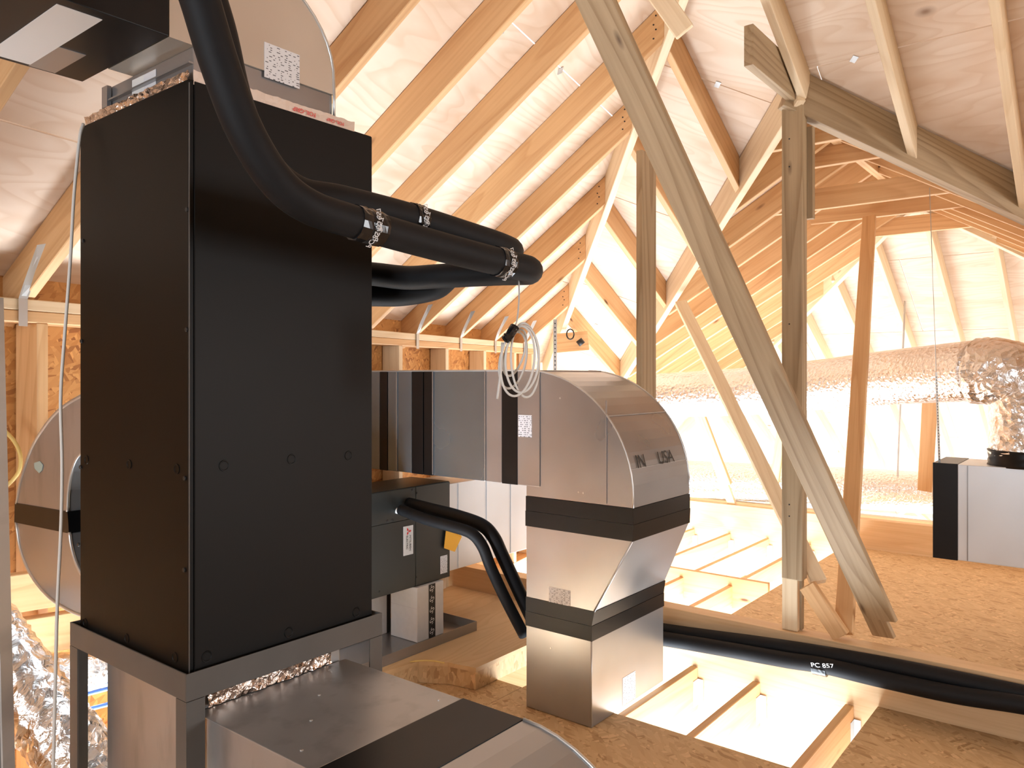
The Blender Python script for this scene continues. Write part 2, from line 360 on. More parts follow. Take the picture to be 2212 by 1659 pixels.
b3 = hit(1910, 110, (XR, 0, ZR), (MB, 0, 1))
sheathe(zB, (0, 1, 0), (-.9, 0), [neg(HIPAB), VR, (V((0, 1, 0)), YR), neg(zmax(zB, gb, -.6)), zmax(zB, gb, 6.4)] + LIM, origin=b3, rng=((-5, 4), (-6, 6)))
EH = (V((1, -1, 0)), XE-YR); ER = (V((1, 1, 0)), XE+YR)
sheathe(zL, (1, 0, 0), (0, .3), [neg(VL), EH, (V((0, -1, 0)), -YR), neg(zmax(zL, gl, -.6))], origin=(XR, YR, 0), rng=((-2, 5), (-9, 9)))
sheathe(zRt, (1, 0, 0), (.4, .5), [neg(VR), ER, (V((0, 1, 0)), YR), neg(zmax(zRt, gr, -.6))], origin=(XR, YR, 0), rng=((-2, 5), (-9, 9)))
sheathe(zH, (0, 1, 0), (.3, .2), [neg(EH), neg(ER), neg(zmax(zH, gb, -.6))], origin=(XE, YR, 0), rng=((-4, 5), (-9, 9)))

def rafter(name, zf, pa, pb, depth, mat, c0=None, c1=None, w=.040):
    """plan points pa -> pb; top edge on the sheathing, plumb depth given"""
    a = V((pa[0], pa[1], zf(pa[0], pa[1]))); b = V((pb[0], pb[1], zf(pb[0], pb[1])))
    X = (b-a).normalized(); lat = V((0, 0, 1)).cross(X).normalized(); h = depth*math.sqrt(X.x**2+X.y**2)
    nz = X.cross(lat); s = -1 if nz.z > 0 else 1
    off = V((0, 0, -.002))
    return lumber(name, a+off, b+off, w, h, lat, mat, ceiling, c0, c1, anchor=(0, s))
def plan_cut(hp, shift=0):
    a, c = hp; return (a*((c+shift*a.length)/a.dot(a)), a)
# plane A rafters (spacing read off the photo), dying into the hip
SA_LIST = [.55, 1.1, 1.62, 2.15, 2.70, 3.17, 3.70, 4.19, 4.67, 5.25, 5.78, 6.36, 6.91, 7.50]
hp_pt = lambda o, d: (HIPAB[1]-HIPAB[0].dot(o))/HIPAB[0].dot(d)
for s in SA_LIST:
    o = V((OA.x, OA.y, 0)) + WD*s; tmax = hp_pt(o, WN); cut = None
    if 0 < tmax < 4.6: end = o+WN*tmax; cut = plan_cut(HIPAB, -.022)
    else: end = o+WN*4.6
    st = o+WN*(-.42)
    rafter('rafter', zA, (st.x, st.y), (end.x, end.y), RAFT_A, M_RAFT, None, cut)
for i_, s in enumerate(SA_LIST[7:]):
    o = V((OA.x, OA.y, 0)) + WD*(s-.0205); tm = hp_pt(o, WN)
    for k in range(4):
        q = o+WN*(tm-.07-.012*(k % 2)); disc('nail_head', V((q.x, q.y, zA(q.x, q.y)-.035-.035*k)), -WD, .005, .0012, M_INK, ceiling, 6)
# hip
hp0 = HIPAB[0]*(HIPAB[1]/HIPAB[0].dot(HIPAB[0])); tt = lambda x: (x-hp0.x)/hdir.x
h0, h1 = hp0+hdir*tt(2.0), hp0+hdir*tt(6.55)
rafter('hip_rafter', zB, (h0.x, h0.y), (h1.x, h1.y), .225, M_PALE, w=.045)
# plane B jacks
hipx = lambda y: (HIPAB[1]-HIPAB[0].y*y)/HIPAB[0].x
for y in (3.87, 3.37, 2.86, 2.36, 1.86):
    rafter('rafter', zB, (hipx(y), y), (XR+y-YR, y), RAFT_B, M_RAFT, plan_cut(HIPAB, .022), plan_cut(VL, -.022))
for y in (1.31, .89, .44, -.02, -.48, -.95, -1.42, -1.9, -2.4, -2.9):
    xt = max(hipx(y), -1.2)
    rafter('rafter', zB, (xt, y), (XR+YR-y, y), RAFT_B, M_PALE if y > 0 else M_RAFT, None, plan_cut(VR, -.022) if y < 1.3 else None)
# valleys, ridge, wing rafters, far hips, hip-end jacks
rafter('valley_rafter', zB, (XR, YR), (XR+2.75, YR+2.75), .215, M_PALE, w=.045)
rafter('valley_rafter', zB, (XR, YR), (XR+3.2, YR-3.2), .225, M_POST, w=.07)
box('ridge_board', (3.46, YR-.022, 3.018), (4.42, YR+.022, 3.205), M_POST, ceiling, .003)
box('ridge_board', (4.422, YR-.026, 2.985), (XE, YR+.026, 3.18), M_RAFT, ceiling, .003)
for x in (4.30, 4.78, 5.26, 5.73, 6.21, 6.60, 7.0, 7.5, 8.0, 8.5, 9.0):
    for sgn, zf in ((1, zL), (-1, zRt)):
        r0 = 0 if x <= XE else x-XE
        r1 = min(x-XR, 5.3) if x < 9.2 else 5.3
        if r1-r0 < .12: continue
        rafter('rafter', zf, (x, YR+sgn*(r0+.02)), (x, YR+sgn*r1), RAFT_B, M_RAFT)
for sgn in (1, -1):
    rafter('hip_rafter', zH, (XE, YR), (XE+4.9, YR+sgn*4.9), .22, M_PALE, w=.045)
for k in range(-7, 8):
    y = 1.32 + k*.457
    rafter('rafter', zH, (XE+abs(y-YR)+.03, y), (12.0, y), RAFT_B, M_PALE)
# collar ties between the wing's rafters
for x, zb, pxr in ((4.48, 2.90, 0), (4.88, 2.87, 0), (5.40, 2.72, 0), (6.17, 2.77, 0), (7.04, 2.77, 0)):
    hw = (ZR-.02-(zb+.07))/MB
    lumber('collar_tie', (x, YR+hw, zb+.07), (x, YR-hw, zb+.07), .04, .14, (1, 0, 0), M_RAFT, ceiling)
# plywood clips on the sheet joints
for px, py, zf, g in ((1083, 65, zA, ga), (1210, 152, zA, ga), (1550, 182, zB, gb), (1845, 127, zB, gb), (1288, 702, zB, gb)):
    p = hit(px, py, (0, 0, zf(0, 0)), (-g.x, -g.y, 1)); n = V((g.x, g.y, -1)).normalized()
    e = n.orthogonal().normalized(); f = n.cross(e)
    lumber('sheathing_clip', p-e*.02+n*.003, p+e*.02+n*.003, .028, .003, f, M_STRAP, ceiling, bev=0)

# ------------------------------------------------------------------ knee wall (studs, plates, sheathing)
wall = thing('wall_left', 'stud knee wall with strand board sheathing under the rafters', None, (OA.x, OA.y, 0), kind='structure')
def wpt(s, d, z): p = V((OA.x, OA.y, 0)) + WD*s + WN*d; return V((p.x, p.y, z))
ZP = OA.z-.012
S0, S1 = -.9, 7.62
for k in range(2):
    lumber('top_plate', wpt(S0, -.065, ZP-.021-.043*k), wpt(S1, -.065, ZP-.021-.043*k), .13, .042, WN, M_RAFT if k else M_PALE, wall)
for s in (7.60, 7.25, 6.71, 6.14, 5.56, 5.0, 4.42, 3.83, 3.215, 2.6, 2.0, 1.4, .8, .2, -.4):
    lumber('stud', wpt(s, -.065, .04), wpt(s, -.065, ZP-.085), .042, .13, WD, M_PALE if s > 4 else M_RAFT, wall)
lumber('bottom_plate', wpt(S0, -.065, .02), wpt(S1, -.065, .02), .13, .04, WN, M_RAFT, wall)
k = 0; s = S0
while s < S1-.1:
    e = min(s+1.22, S1); p = wpt(s+.002, -.135, 0); q = wpt(e-.002, -.135, 0)
    vs = [p, q, q+UP*(ZP+.12), p+UP*(ZP+.12)]; pyobj('strand_board_sheet', vs+[v-WN*.012 for v in vs], HEX, M_OSBW, wall, frame((p+q)/2, UP, WD, UP.cross(WD))); s = e
def strap(parent, s):
    a, b, c, d = wpt(s-.03, .004, ZP-.10), wpt(s-.03, .004, ZP+.0), wpt(s-.024, .03, ZP+.06), wpt(s-.024, .10, ZP+.19)
    tw = [(a, WD), (b, WD), (c, (WD+WN*.8).normalized()), (d, (WN*.6+UP*.1+WD*.3).normalized())]
    vs = []
    for p, x in tw: vs += [p-x*.016, p+x*.016]
    fs = [(2*i, 2*i+1, 2*i+3, 2*i+2) for i in range(3)]
    n = len(vs); vs2 = vs+[v+WN*.003-WD*.003 for v in vs]
    fs2 = fs+[tuple(n+j for j in f[::-1]) for f in fs]+[(0, n, n+1, 1)]+[(2*i, 2*i+2, n+2*i+2, n+2*i) for i in range(3)]+[(2*i+1, n+2*i+1, n+2*i+3, 2*i+3) for i in range(3)]
    o = pyobj('hurricane_tie', vs2, fs2, M_STRAP, parent)
    return o
for s in (3.17, 5.78, 6.36, 6.91, 7.45): strap(wall, s)

# ------------------------------------------------------------------ floor
floor = box('floor', (-2.6, -5.0, -.02), (3.20, .95, 0), M_OSB, None); tag(floor, 'near strand board deck', kind='structure')
box('strand_board_sheet', (-2.6, .954, -.02), (3.20, 2.44, 0), M_OSB, floor)
box('strand_board_sheet', (-2.6, 2.444, -.02), (.70, 3.6, 0), M_OSB, floor)
box('strand_board_sheet', (2.19, 2.444, -.02), (3.17, 3.6, 0), M_OSB, floor)
for y in (2.62, 2.86, 3.06): lumber('joist', (.70, y, -.145), (2.19, y, -.145), .04, .24, (0, 1, 0), M_PALE, floor)
box('strand_board_sheet', (3.204, -5.0, -.02), (4.055, .95, 0), M_OSB, floor)
for x0 in (4.20, 5.42, 6.64):
    box('strand_board_sheet', (x0, -.35, -.02), (min(x0+1.216, 7.69), 2.09, 0), M_OSB, floor)
    box('strand_board_sheet', (x0, -5.0, -.02), (min(x0+1.216, 7.69), -.354, 0), M_OSB, floor)
box('strand_board_sheet', (4.20, 4.25, -.02), (7.69, 7.5, 0), M_OSB, floor)
def joist(a, b, hang):
    j = lumber('joist', a, b, .04, .24, (0, 1, 0) if abs(a[0]-b[0]) > abs(a[1]-b[1]) else (1, 0, 0), M_RAFT, floor)
    if hang is not None:
        x, y = hang
        for sd in (-1, 1):
            box('joist_hanger', (x-.06, y+sd*.0215-.0012, -.235), (x-.002, y+sd*.0215+.0012, -.09), M_STRAP, j)
            box('joist_hanger', (x-.004, y+sd*.0215+(0 if sd > 0 else -.032), -.235), (x-.001, y+sd*.0215+(.032 if sd > 0 else 0), -.09), M_STRAP, j)
    return j
for y in (1.905, 1.55, 1.08, .60, .1):
    joist((1.2, y, -.145), (4.055, y, -.145), (4.055, y))
for y in (2.42, 2.83, 3.23, 3.63, 2.0):
    joist((4.2, y, -.145), (7.69, y, -.145), (7.69, y))
joist((5.80, 2.12, -.08), (5.80, 3.95, -.08), None)
# raised plywood platform under the second unit
ZPF = .12
pf = [atZ(x, y, ZPF) for x, y in ((835, 1450), (905, 1428), (968, 1431), (1028, 1443))]
pf = [(2.25, pf[0].y)] + [(p.x, p.y) for p in pf] + [(4.05, pf[-1].y), (4.05, 3.75), (2.25, 3.36)]
plat = extrude('plywood_platform', [V((x, y, ZPF-.022)) for x, y in pf], (0, 0, .022), M_PLYF, floor)
extrude('platform_base', [V((x+.012 if x < 3 else x-.01, y+.012 if y < 3 else y-.01, .002)) for x, y in pf], (0, 0, ZPF-.025), M_OSB, plat)

# beams carrying the joists
def beam_thing(lo, hi, label):
    b = thing('floor_beam', label, 'beam', ((lo[0]+hi[0])/2, (lo[1]+hi[1])/2, lo[2]))
    m = (lo[0]+hi[0])/2
    box('beam_ply', lo, (m-.001, hi[1], hi[2]), M_LVL, b, .003, axis=1); box('beam_ply', (m+.001, lo[1], lo[2]), (hi[0], hi[1], hi[2]-.006), M_LVL, b, .003, axis=1)
    return b
beam_thing((4.06, -5.0, -.47), (4.19, 4.0, .27), 'long pale floor beam carrying the posts, black pipes along its face')
beam_thing((7.70, -5.0, -.47), (7.83, 7.5, .27), 'orange floor beam across the far deck below the foil duct')
# far open-web trusses beyond the second beam
for i, x in enumerate((8.15, 9.2)):
    t = thing('floor_truss', 'open web wooden floor truss under the low foil duct' if i == 0 else 'open web wooden floor truss furthest from the orange beam', 'truss', (x, 1, -.2))
    lumber('chord', (x, -3, .22), (x, 5.5, .22), .09, .04, (1, 0, 0), M_PALE, t); lumber('chord', (x, -3, -.18), (x, 5.5, -.18), .09, .04, (1, 0, 0), M_PALE, t)
    y = -2.8; up = True
    while y < 5:
        a, b = (y, y+.42); lumber('web', (x, a, -.16 if up else .20), (x, b, .20 if up else -.16), .088, .04, (1, 0, 0), M_PALE, t); y += .42; up = not up
# closing walls out of view behind and beside the viewer
tag(box('wall_back', (-2.66, -5.0, 0), (-2.6, 4.0, 6.4), M_WRAP, None), 'pale wall behind the viewer', kind='structure')
tag(box('wall_right', (-2.6, -5.06, 0), (12.0, -5.0, 6.4), M_PLY, None), 'plywood wall closing the far right side', kind='structure')
for nm, fr in (('added_window_1', [((-2.6, -.62, 1.02), (-2.5, -.52, 2.48)), ((-2.6, 1.42, 1.02), (-2.5, 1.52, 2.48)), ((-2.6, -.52, 1.02), (-2.5, 1.42, 1.1)), ((-2.6, -.52, 2.4), (-2.5, 1.42, 2.48))]),
               ('added_window_2', [((2.8, -5.0, .77), (2.9, -4.88, 2.23)), ((5.5, -5.0, .77), (5.6, -4.88, 2.23)), ((2.9, -5.0, .77), (5.5, -4.88, .85)), ((2.9, -5.0, 2.15), (5.5, -4.88, 2.23))])):
    wo = thing(nm, 'added window frame round an unseen fill light', None, fr[0][0], kind='structure')  # frames made up to go round the fill lights, out of view
    for lo, hi in fr: box('added_window_frame', lo, hi, M_PALE, wo)

# ------------------------------------------------------------------ posts and braces
def nails(parent, pts, n):
    for p in pts: disc('nail_head', V(p), n, .004, .001, M_INK, parent, 8)
post = thing('support_post', 'tall doubled post under the ridge board end, standing on the pale beam', 'post', (4.10, 1.36, .27))
box('upper_stud', (4.06, 1.312, .545), (4.138, 1.418, 3.016), M_POST, post, .004, axis=2)
box('scab_stud', (4.142, 1.285, 2.42), (4.182, 1.375, 2.90), M_POST, post, .003, axis=2)
box('lower_stud', (4.085, 1.345, .272), (4.123, 1.425, .543), M_PALE, post, .003, axis=2)
box('lower_stud', (4.125, 1.335, .272), (4.163, 1.425, 2.40), M_POST, post, .003, axis=2)
nails(post, [atX(1705, y, 4.0599) for y in (300, 360, 700, 830, 1090, 1115)], (-1, 0, 0))
mp = thing('support_post', 'brown single plank post rising behind the curved metal duct', 'post', (4.14, 2.26, .27))
box('stud', (4.06, 2.238, .27), (4.235, 2.278, 2.93), M_POST, mp, .004, axis=2)
def brace(label, p, q, w, h, side, mat, extra=None, cut0=None, cut1=None, name='diagonal_brace'):
    p, q = V(p), V(q); lo = p if p.z < q.z else q
    t = thing(name, label, 'brace', lo); lumber('board', p, q, w, h, side, mat, t, cut0, cut1, bev=.004); return t
# big brace in front
bb, bt = atZ(1921, 1376, .272), atD(1268, -40, 3.02)
dirv = (bt-bb).normalized(); nx = V((-1, 0, 0)); nx = (nx - dirv*nx.dot(dirv)).normalized()
big = thing('diagonal_brace', 'wide long diagonal brace running from the pale beam up past the hip', 'brace', bb)
top_end = bb + (bt-bb)*1.012
lumber('board', bb+dirv*.02, top_end, .04, .142, nx, M_POST, big, cut0=(bb+V((0, 0, .10)), (0, 0, 1)), bev=.004)
wdt = dirv.cross(nx)
if wdt.dot(RT) < 0: wdt = -wdt
lumber('notched_foot', bb-dirv*.01-wdt*.022, bb+dirv*.16-wdt*.022, .039, .098, nx, M_POST, big, cut0=(bb, (0, 0, 1)), bev=.003)
# second brace from the left valley to the post
b2t = V((5.36, 2.63, 2.15)); b2b = V((4.19, 1.27, .52)); dv = (b2t-b2b).normalized()
brace('pale diagonal brace with an orange edge running from the valley to the doubled post', b2b, b2t, .085, .042, (0.5, -0.9, 0), M_PALE)
# strut leaning between the beam and the collar ties
brace('slim leaning strut with nail marks standing between the doubled post and the wide brace', atX(1823, 1368, 4.15), atX(1878, 470, 6.1), .09, .042, (0, 1, 0), M_RAFT)
brace('short kicker brace at the foot of the doubled post', V((4.10, 1.30, .52)), V((4.10, 1.13, .29)), .04, .085, (1, 0, 0), M_RAFT)
brace('white offcut board nailed across the hip near the top', atD(1405, -35, 3.5), atD(1480, 70, 3.5), .09, .04, (0.2, -.8, .5), M_PALE, name='offcut_board')
# far struts
brace('far greenish strut leaning beside the low foil duct', atX(1583, 1092, 7.76), atX(1488, 845, 7.3), .085, .04, (0, 1, 0), M_PALE)
brace('short orange board scabbed onto the far greenish strut', atX(1572, 1046, 7.62), atX(1508, 880, 7.2), .085, .04, (0, 1, 0), M_RAFT)
brace('orange far strut leaning beyond the doubled post', atX(1668, 1075, 7.76), atX(1693, 900, 7.4), .085, .04, (0, 1, 0), M_RAFT)
brace('orange far strut hanging beside the perforated strap', atX(1998, 1060, 7.78), atX(2010, 850, 7.5), .12, .04, (0, 1, 0), M_RAFT)

# ------------------------------------------------------------------ near air handler
UX0, UY0, UX1, UY1, UZ0, UZ1 = .928, 1.663, 1.473, 2.227, .914, 2.274
ah = thing('air_handler', 'tall black upright air handler cabinet on a steel stand', 'air handler', ((UX0+UX1)/2, (UY0+UY1)/2, UZ0))
box('cabinet', (UX0, UY0+.004, UZ0), (UX1, UY1, UZ1), M_CAB, ah, .004)
box('front_panel', (UX0+.012, UY0, UZ0+.004), (UX1-.004, UY0+.0035, UZ1-.004), M_CAB, ah, .0015)
box('corner_seam', (UX0-.0006, UY0+.0005, UZ0+.01), (UX0+.0008, UY0+.0035, UZ1-.01), M_STEEL, ah)
for x, y in ((484, 1006), (630, 992), (753, 984), (447, 1418), (624, 1366), (770, 1322)):
    disc('knockout', atY(x, y, UY0-.0002), (0, -1, 0), .0135, .0016, M_CAB, ah, 18, ring=True)
for x, y in ((187, 993), (279, 1003), (382, 1013), (184, 1345), (274, 1379), (378, 1420)):
    disc('knockout', atX(x, y, UX0-.0002), (-1, 0, 0), .0125, .0016, M_CAB, ah, 18, ring=True)
for x, y in ((405, 453), (404, 712), (400, 1033), (399, 1231), (180, 520), (177, 737), (175, 1009), (171, 1176)):
    disc('screw', atX(x, y, UX0-.0002), (-1, 0, 0), .0055, .004, M_INK, ah, 10)
# foil tape round the top
def crumple(name, p0, p1, z0, z1, out, mat, parent, n=40, amp=.006):
    p0, p1 = V(p0), V(p1); vs = []; fs = []; rows = 5; r = random.Random(3)
    for j in range(rows):
        for i in range(n+1):
            p = p0+(p1-p0)*(i/n); z = z0+(z1-z0)*j/(rows-1)+r.uniform(-.002, .002)*(0 < j)
            q = V((p.x, p.y, z)) + V(out)*(r.uniform(0, amp)+.001); vs.append(q)
    for j in range(rows-1):
        for i in range(n): fs.append((j*(n+1)+i, j*(n+1)+i+1, (j+1)*(n+1)+i+1, (j+1)*(n+1)+i))
    return pyobj(name, vs, fs, mat, parent)
crumple('foil_tape', (UX0+.012, UY0+.02, 0), (UX0+.012, UY1-.01, 0), UZ1-.002, UZ1+.026, (-1, 0, 0), M_FOILC, ah)
crumple('foil_tape', (UX0+.01, UY0+.004, 0), (UX1-.065, UY0+.004, 0), UZ1-.012, UZ1+.022, (0, -1, 0), M_PINKT, ah, amp=.002)
for k, (x, sz) in enumerate(((1.24, .016), (1.34, .013))):
    writing('tape_print', 'FOIL-GRIP', (x, UY0-.0012, UZ1+.006), (-1, 0, 0), (0, 0, -1), sz, M_RED, ah)

# steel stand
st = thing('equipment_stand', 'grey angle iron stand carrying the black air handler', 'stand', (1.2, 1.94, 0))
SX0, SY0, SX1, SY1 = UX0-.018, UY0-.018, UX1+.018, UY1+.018
box('rail', (SX0, SY0, .872), (SX1, SY0+.004, .934), M_STEEL, st, .001); box('rail', (SX0, SY1-.004, .872), (SX1, SY1, .934), M_STEEL, st, .001)
box('rail', (SX0, SY0+.004, .872), (SX0+.004, SY1-.004, .934), M_STEEL, st, .001, axis=1); box('rail', (SX1-.004, SY0+.004, .872), (SX1, SY1-.004, .934), M_STEEL, st, .001, axis=1)
for lo, hi in (((SX0+.004, SY0+.004), (SX1-.004, SY0+.045)), ((SX0+.004, SY1-.045), (SX1-.004, SY1-.004))): box('seat_flange', (*lo, .908), (*hi, .9125), M_STEEL, st)
for x, sx in ((SX0, 1), (SX1, -1)):
    for y, sy in ((SY0, 1), (SY1, -1)):
        a = [V((x, y, 0)), V((x+sx*.045, y, 0)), V((x+sx*.045, y+sy*.004, 0)), V((x+sx*.004, y+sy*.004, 0)), V((x+sx*.004, y+sy*.045, 0)), V((x, y+sy*.045, 0))]
        extrude('leg', a, (0, 0, .871), M_STEEL, st)

# return plenum and elbow under the stand
bd = thing('return_duct', 'low galvanised return duct with a black tape band under the stand', 'duct', (1.17, 1.3, .0))
RX0, RX1, RZ1, RZ0 = .960, 1.40, .82, .47
box('plenum', (.965, 1.70, .02), (1.385, 2.15, .868), M_GALVD, bd, .003)
crumple('foil_tape', (RX0+.03, 1.695, 0), (RX1-.05, 1.695, 0), RZ1+.002, RZ1+.045, (0, -1, 0), M_FOILC, bd)
box('straight_section', (RX0, 1.262, RZ0), (RX1, 1.694, RZ1), M_GALVD, bd, .002)
box('tape_band', (RX0-.002, 1.075, RZ0-.002), (RX1+.002, 1.26, RZ1+.002), M_TAPE, bd, .001)
prof = []
for k in range(13):
    a = math.pi/2*k/12; prof.append((1.074-.36*math.sin(a), .46+.36*math.cos(a)))
prof += [(.714, .40), (1.06, .40), (1.074, .46)]
extrude('elbow', [V((RX0, y, z)) for y, z in prof], (RX1-RX0, 0, 0), M_GALV, bd)
for x in (RX0, RX1):
    tube('seam', [V((x, 1.074-.362*math.sin(math.pi/2*k/12), .46+.362*math.cos(math.pi/2*k/12))) for k in range(13)], .004, M_STRAP, bd, 8, raw=True)
lumber('label', V((1.0, .98, .811)), V((1.12, .98, .811)), .07, .0012, (0, 1, -.25), M_PAPER2, bd, bev=0)
for x, y in ((1.0, 1.35), (1.2, 1.55), (1.36, 1.3), (1.1, 1.45)): disc('rivet', (x, y, RZ1), (0, 0, 1), .004, .002, M_STRAP, bd, 8)

# supply collar, elbow and duct on top of the cabinet
td = thing('supply_duct', 'overhead supply duct elbow turning off the top of the black cabinet', 'duct', (1.16, 1.9, UZ1))
TX0, TX1, TY0, TY1 = .952, 1.352, 1.685, 2.12; ZC = 2.36
box('collar', (TX0, TY0+.006, UZ1+.001), (TX1, TY1, ZC), M_GALV, td, .002)
box('collar_flange', (TX0-.012, TY0+.004, UZ1+.045), (TX0, TY1, UZ1+.049), M_GALV, td); box('corner_clip', (TX0-.014, TY1-.03, UZ1+.03), (TX0-.003, TY1-.0, UZ1+.085), M_GALV, td)
Ro = .43; cx0 = TX1-Ro; prof = []
for k in range(15):
    a = math.pi/2*k/14; prof.append((cx0+Ro*math.cos(a), ZC+.02+.29*math.sin(a)**.85 if k else ZC))
ztop = prof[-1][1]
prof2 = prof + [(TX0-1.2, ztop), (TX0-1.2, ZC), (TX0, ZC)]
extrude('elbow', [V((x, TY0, z)) for x, z in prof2[:15]+[(TX0-.06, ztop), (TX0-.06, ZC)]], (0, TY1-TY0-.14, 0), M_GALVT, td)
tube('seam', [V((x+.002, TY0, z)) for x, z in [(TX1, UZ1+.006)]+prof], .004, M_STRAP, td, 8, raw=True)
box('duct_run', (.48, TY0-.002, ZC), (TX0-.062, TY1, 2.58), M_TAPE, td, .002)
box('tape_patch', (TX0-.062-.22, TY0+.03, ZC-.0015), (TX0-.062-.13, TY1-.02, ZC-.0003), M_WHITE, td, axis=1)
box('bare_patch', (TX0-.062-.13, TY0+.25, ZC-.0012), (TX0-.062-.07, TY1-.01, ZC-.0002), M_GALV, td, axis=1)
lab = [atY(x, y, TY0-.0006) for x, y in ((571, 90), (647, 112), (647, 191), (571, 166))]
box('label', (lab[0].x, TY0-.0012, lab[3].z), (lab[1].x, TY0-.0004, lab[0].z), M_PAPERS, td, axis=2)
z0 = atX(300, 190, TX0-.001); box('label', (TX0-.0015, 1.86, UZ1+.004), (TX0-.0004, 1.93, UZ1+.075), M_PAPER2, td); box('label', (TX0-.0017, 1.92, UZ1+.035), (TX0-.0006, 1.98, UZ1+.075), M_WHITE, td)

# refrigerant line set with black foam, looping beside the cabinet
ls = thing('refrigerant_line', 'thick pair of black foam covered pipes looping off the top beside the tall cabinet', 'pipe', (1.3, 1.3, 2.0))
R1 = .0365
p1 = [atD(400, -90, 1.40), atD(432, 0, 1.43), atD(475, 140, 1.46), atD(528, 280, 1.50), atD(595, 388, 1.55), atD(665, 445, 1.60), atD(760, 478, 1.68), atD(900, 519, 1.82), atD(1020, 551, 1.95), atD(1100, 571, 2.05), atD(1140, 581, 2.12), atD(1138, 588, 2.20), atD(1080, 590, 2.26), atD(960, 596, 2.30), atD(880, 600, 2.36), atD(805, 592, 2.40), atD(740, 588, 2.43)]
tube('pipe', p1, R1, M_RUB, ls, 16, 8)
p2 = [atD(420, -90, 1.50), atD(468, 60, 1.52), atD(505, 215, 1.55), atD(560, 340, 1.60), atD(640, 415, 1.66), atD(740, 436, 1.74), atD(880, 470, 1.88), atD(1010, 509, 2.03), atD(1085, 533, 2.14), atD(1104, 545, 2.22), atD(1080, 562, 2.29), atD(1020, 578, 2.32), atD(975, 595, 2.36), atD(940, 622, 2.40), atD(870, 636, 2.43), atD(805, 637, 2.45), atD(740, 636, 2.47)]
tube('pipe', p2, R1, M_RUB, ls, 16, 8)
def tape_on(path, k, ln, r, name='tape_wrap'):
    P = smooth_path(path, 8); i = int(k*(len(P)-1)); a = P[i]; d = (P[i+1]-P[i-1]).normalized()
    return tube(name, [a-d*ln, a-d*ln*.3, a+d*ln*.3, a+d*ln], r, M_GLOSS, ls, 16, 3, rough=.03, smooth=False), a, d
for path, k, ln in ((p1, 6.35/16, .036), (p2, 6.2/16, .018), (p1, 8.85/16, .024)):
    t, a, d = tape_on(path, k, ln, R1*1.07)
    v = (EYE-a).normalized(); v = (v-d*v.dot(d)).normalized(); u = d.cross(v)
    for j in (-1, 0, 1):
        vv = (v*math.cos(j*.55)+u*math.sin(j*.55)).normalized()
        writing('tape_print', 'PC 857', a+vv*(R1*1.12), vv.cross(d), d, .018, M_WINK, t)

# white tubing coil hanging from the loop
cl = thing('tubing_coil', 'loops of thin white tubing hanging from the black pipes on a wire', 'tubing', atD(1120, 850, 2.05))
dc = 2.05
tube('wire', [atD(1121, 606, 2.14), atD(1121, 650, 2.10), atD(1116, 695, dc), atD(1106, 712, dc)], .0022, M_WIRE, cl, 8)
for i, (cx_, cy_, a, b, rot) in enumerate(((1118, 780, 36, 76, .12), (1128, 776, 36, 72, .05), (1108, 778, 28, 62, .2), (1134, 778, 30, 80, -.05), (1112, 762, 20, 52, .3))):
    pts = []
    for k in range(25):
        t = 2*math.pi*k/24; x = a*math.cos(t); y = b*math.sin(t); pts.append(atD(cx_+x*math.cos(rot)-y*math.sin(rot), cy_+x*math.sin(rot)+y*math.cos(rot), dc+.012*math.cos(t)+i*.006))
    tube('tubing_loop', pts, .0032, M_WIRE, cl, 8, 3, cap=False)
tube('tubing_end', [atD(1085, 740, dc), atD(1082, 800, dc-.01), atD(1074, 862, dc-.01)], .0035, M_WIRE, cl, 8)
tube('tape_knot', [atD(1092, 733, dc-.012), atD(1102, 722, dc-.02), atD(1112, 706, dc-.012)], .013, M_GLOSS, cl, 10, 4, rough=.12, smooth=False)

# ------------------------------------------------------------------ curved supply duct (gooseneck)
GX0, GX1 = 2.995, 3.55; GY0, GY1 = 1.695, 2.28; GZ0, GZ1 = 1.07, 1.627
gd = thing('curved_duct', 'shiny gooseneck duct curving down into the deck with black tape bands', 'duct', (3.3, 2.1, 0))
prof = [(GY1, GZ0)] + [(GY1-(GY1-GY0)*math.cos(math.pi/2*k/18), GZ0+(GZ1-GZ0)*math.sin(math.pi/2*k/18)) for k in range(19)]
prof = [(GY1, 1.022), (GY0, 1.022)] + prof[1:]
extrude('elbow', [V((GX0, y, z)) for y, z in prof], (GX1-GX0, 0, 0), M_GALV, gd)
arc = [V((GX0, GY1-(GY1-GY0)*math.cos(math.pi/2*k/18), GZ0+(GZ1-GZ0)*math.sin(math.pi/2*k/18))) for k in range(19)]
tube('seam', [V((GX0, GY0, 1.022))]+arc+[V((GX0, 3.44, GZ1))], .0045, M_STRAP, gd, 8, raw=True)
tube('seam', [p+V((GX1-GX0, 0, 0)) for p in arc], .0045, M_STRAP, gd, 8, raw=True)
yb = lambda px: atX(px, 900, GX0).y
def run(name, xa, xb, mat, g=0.0):
    y0, y1 = yb(xa), yb(xb); return box(name, (GX0-g, min(y0, y1), GZ0-g-.0), (GX1+g, max(y0, y1), GZ1+g), mat, gd, .002, axis=1)
run('straight_section', 1166, 1118, M_GALV, .0005).data
box('transition_section', (GX0-.0005, yb(1084), GZ0), (GX1, yb(1049), GZ1), M_GALV, gd, .002)
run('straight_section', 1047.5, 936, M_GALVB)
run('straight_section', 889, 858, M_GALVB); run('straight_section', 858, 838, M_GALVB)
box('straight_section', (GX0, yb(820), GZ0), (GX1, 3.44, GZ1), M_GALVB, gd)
for a, b in ((1118, 1084), (935, 916), (914, 890), (837, 821)): run('tape_band', a, b, M_TAPE, .002)
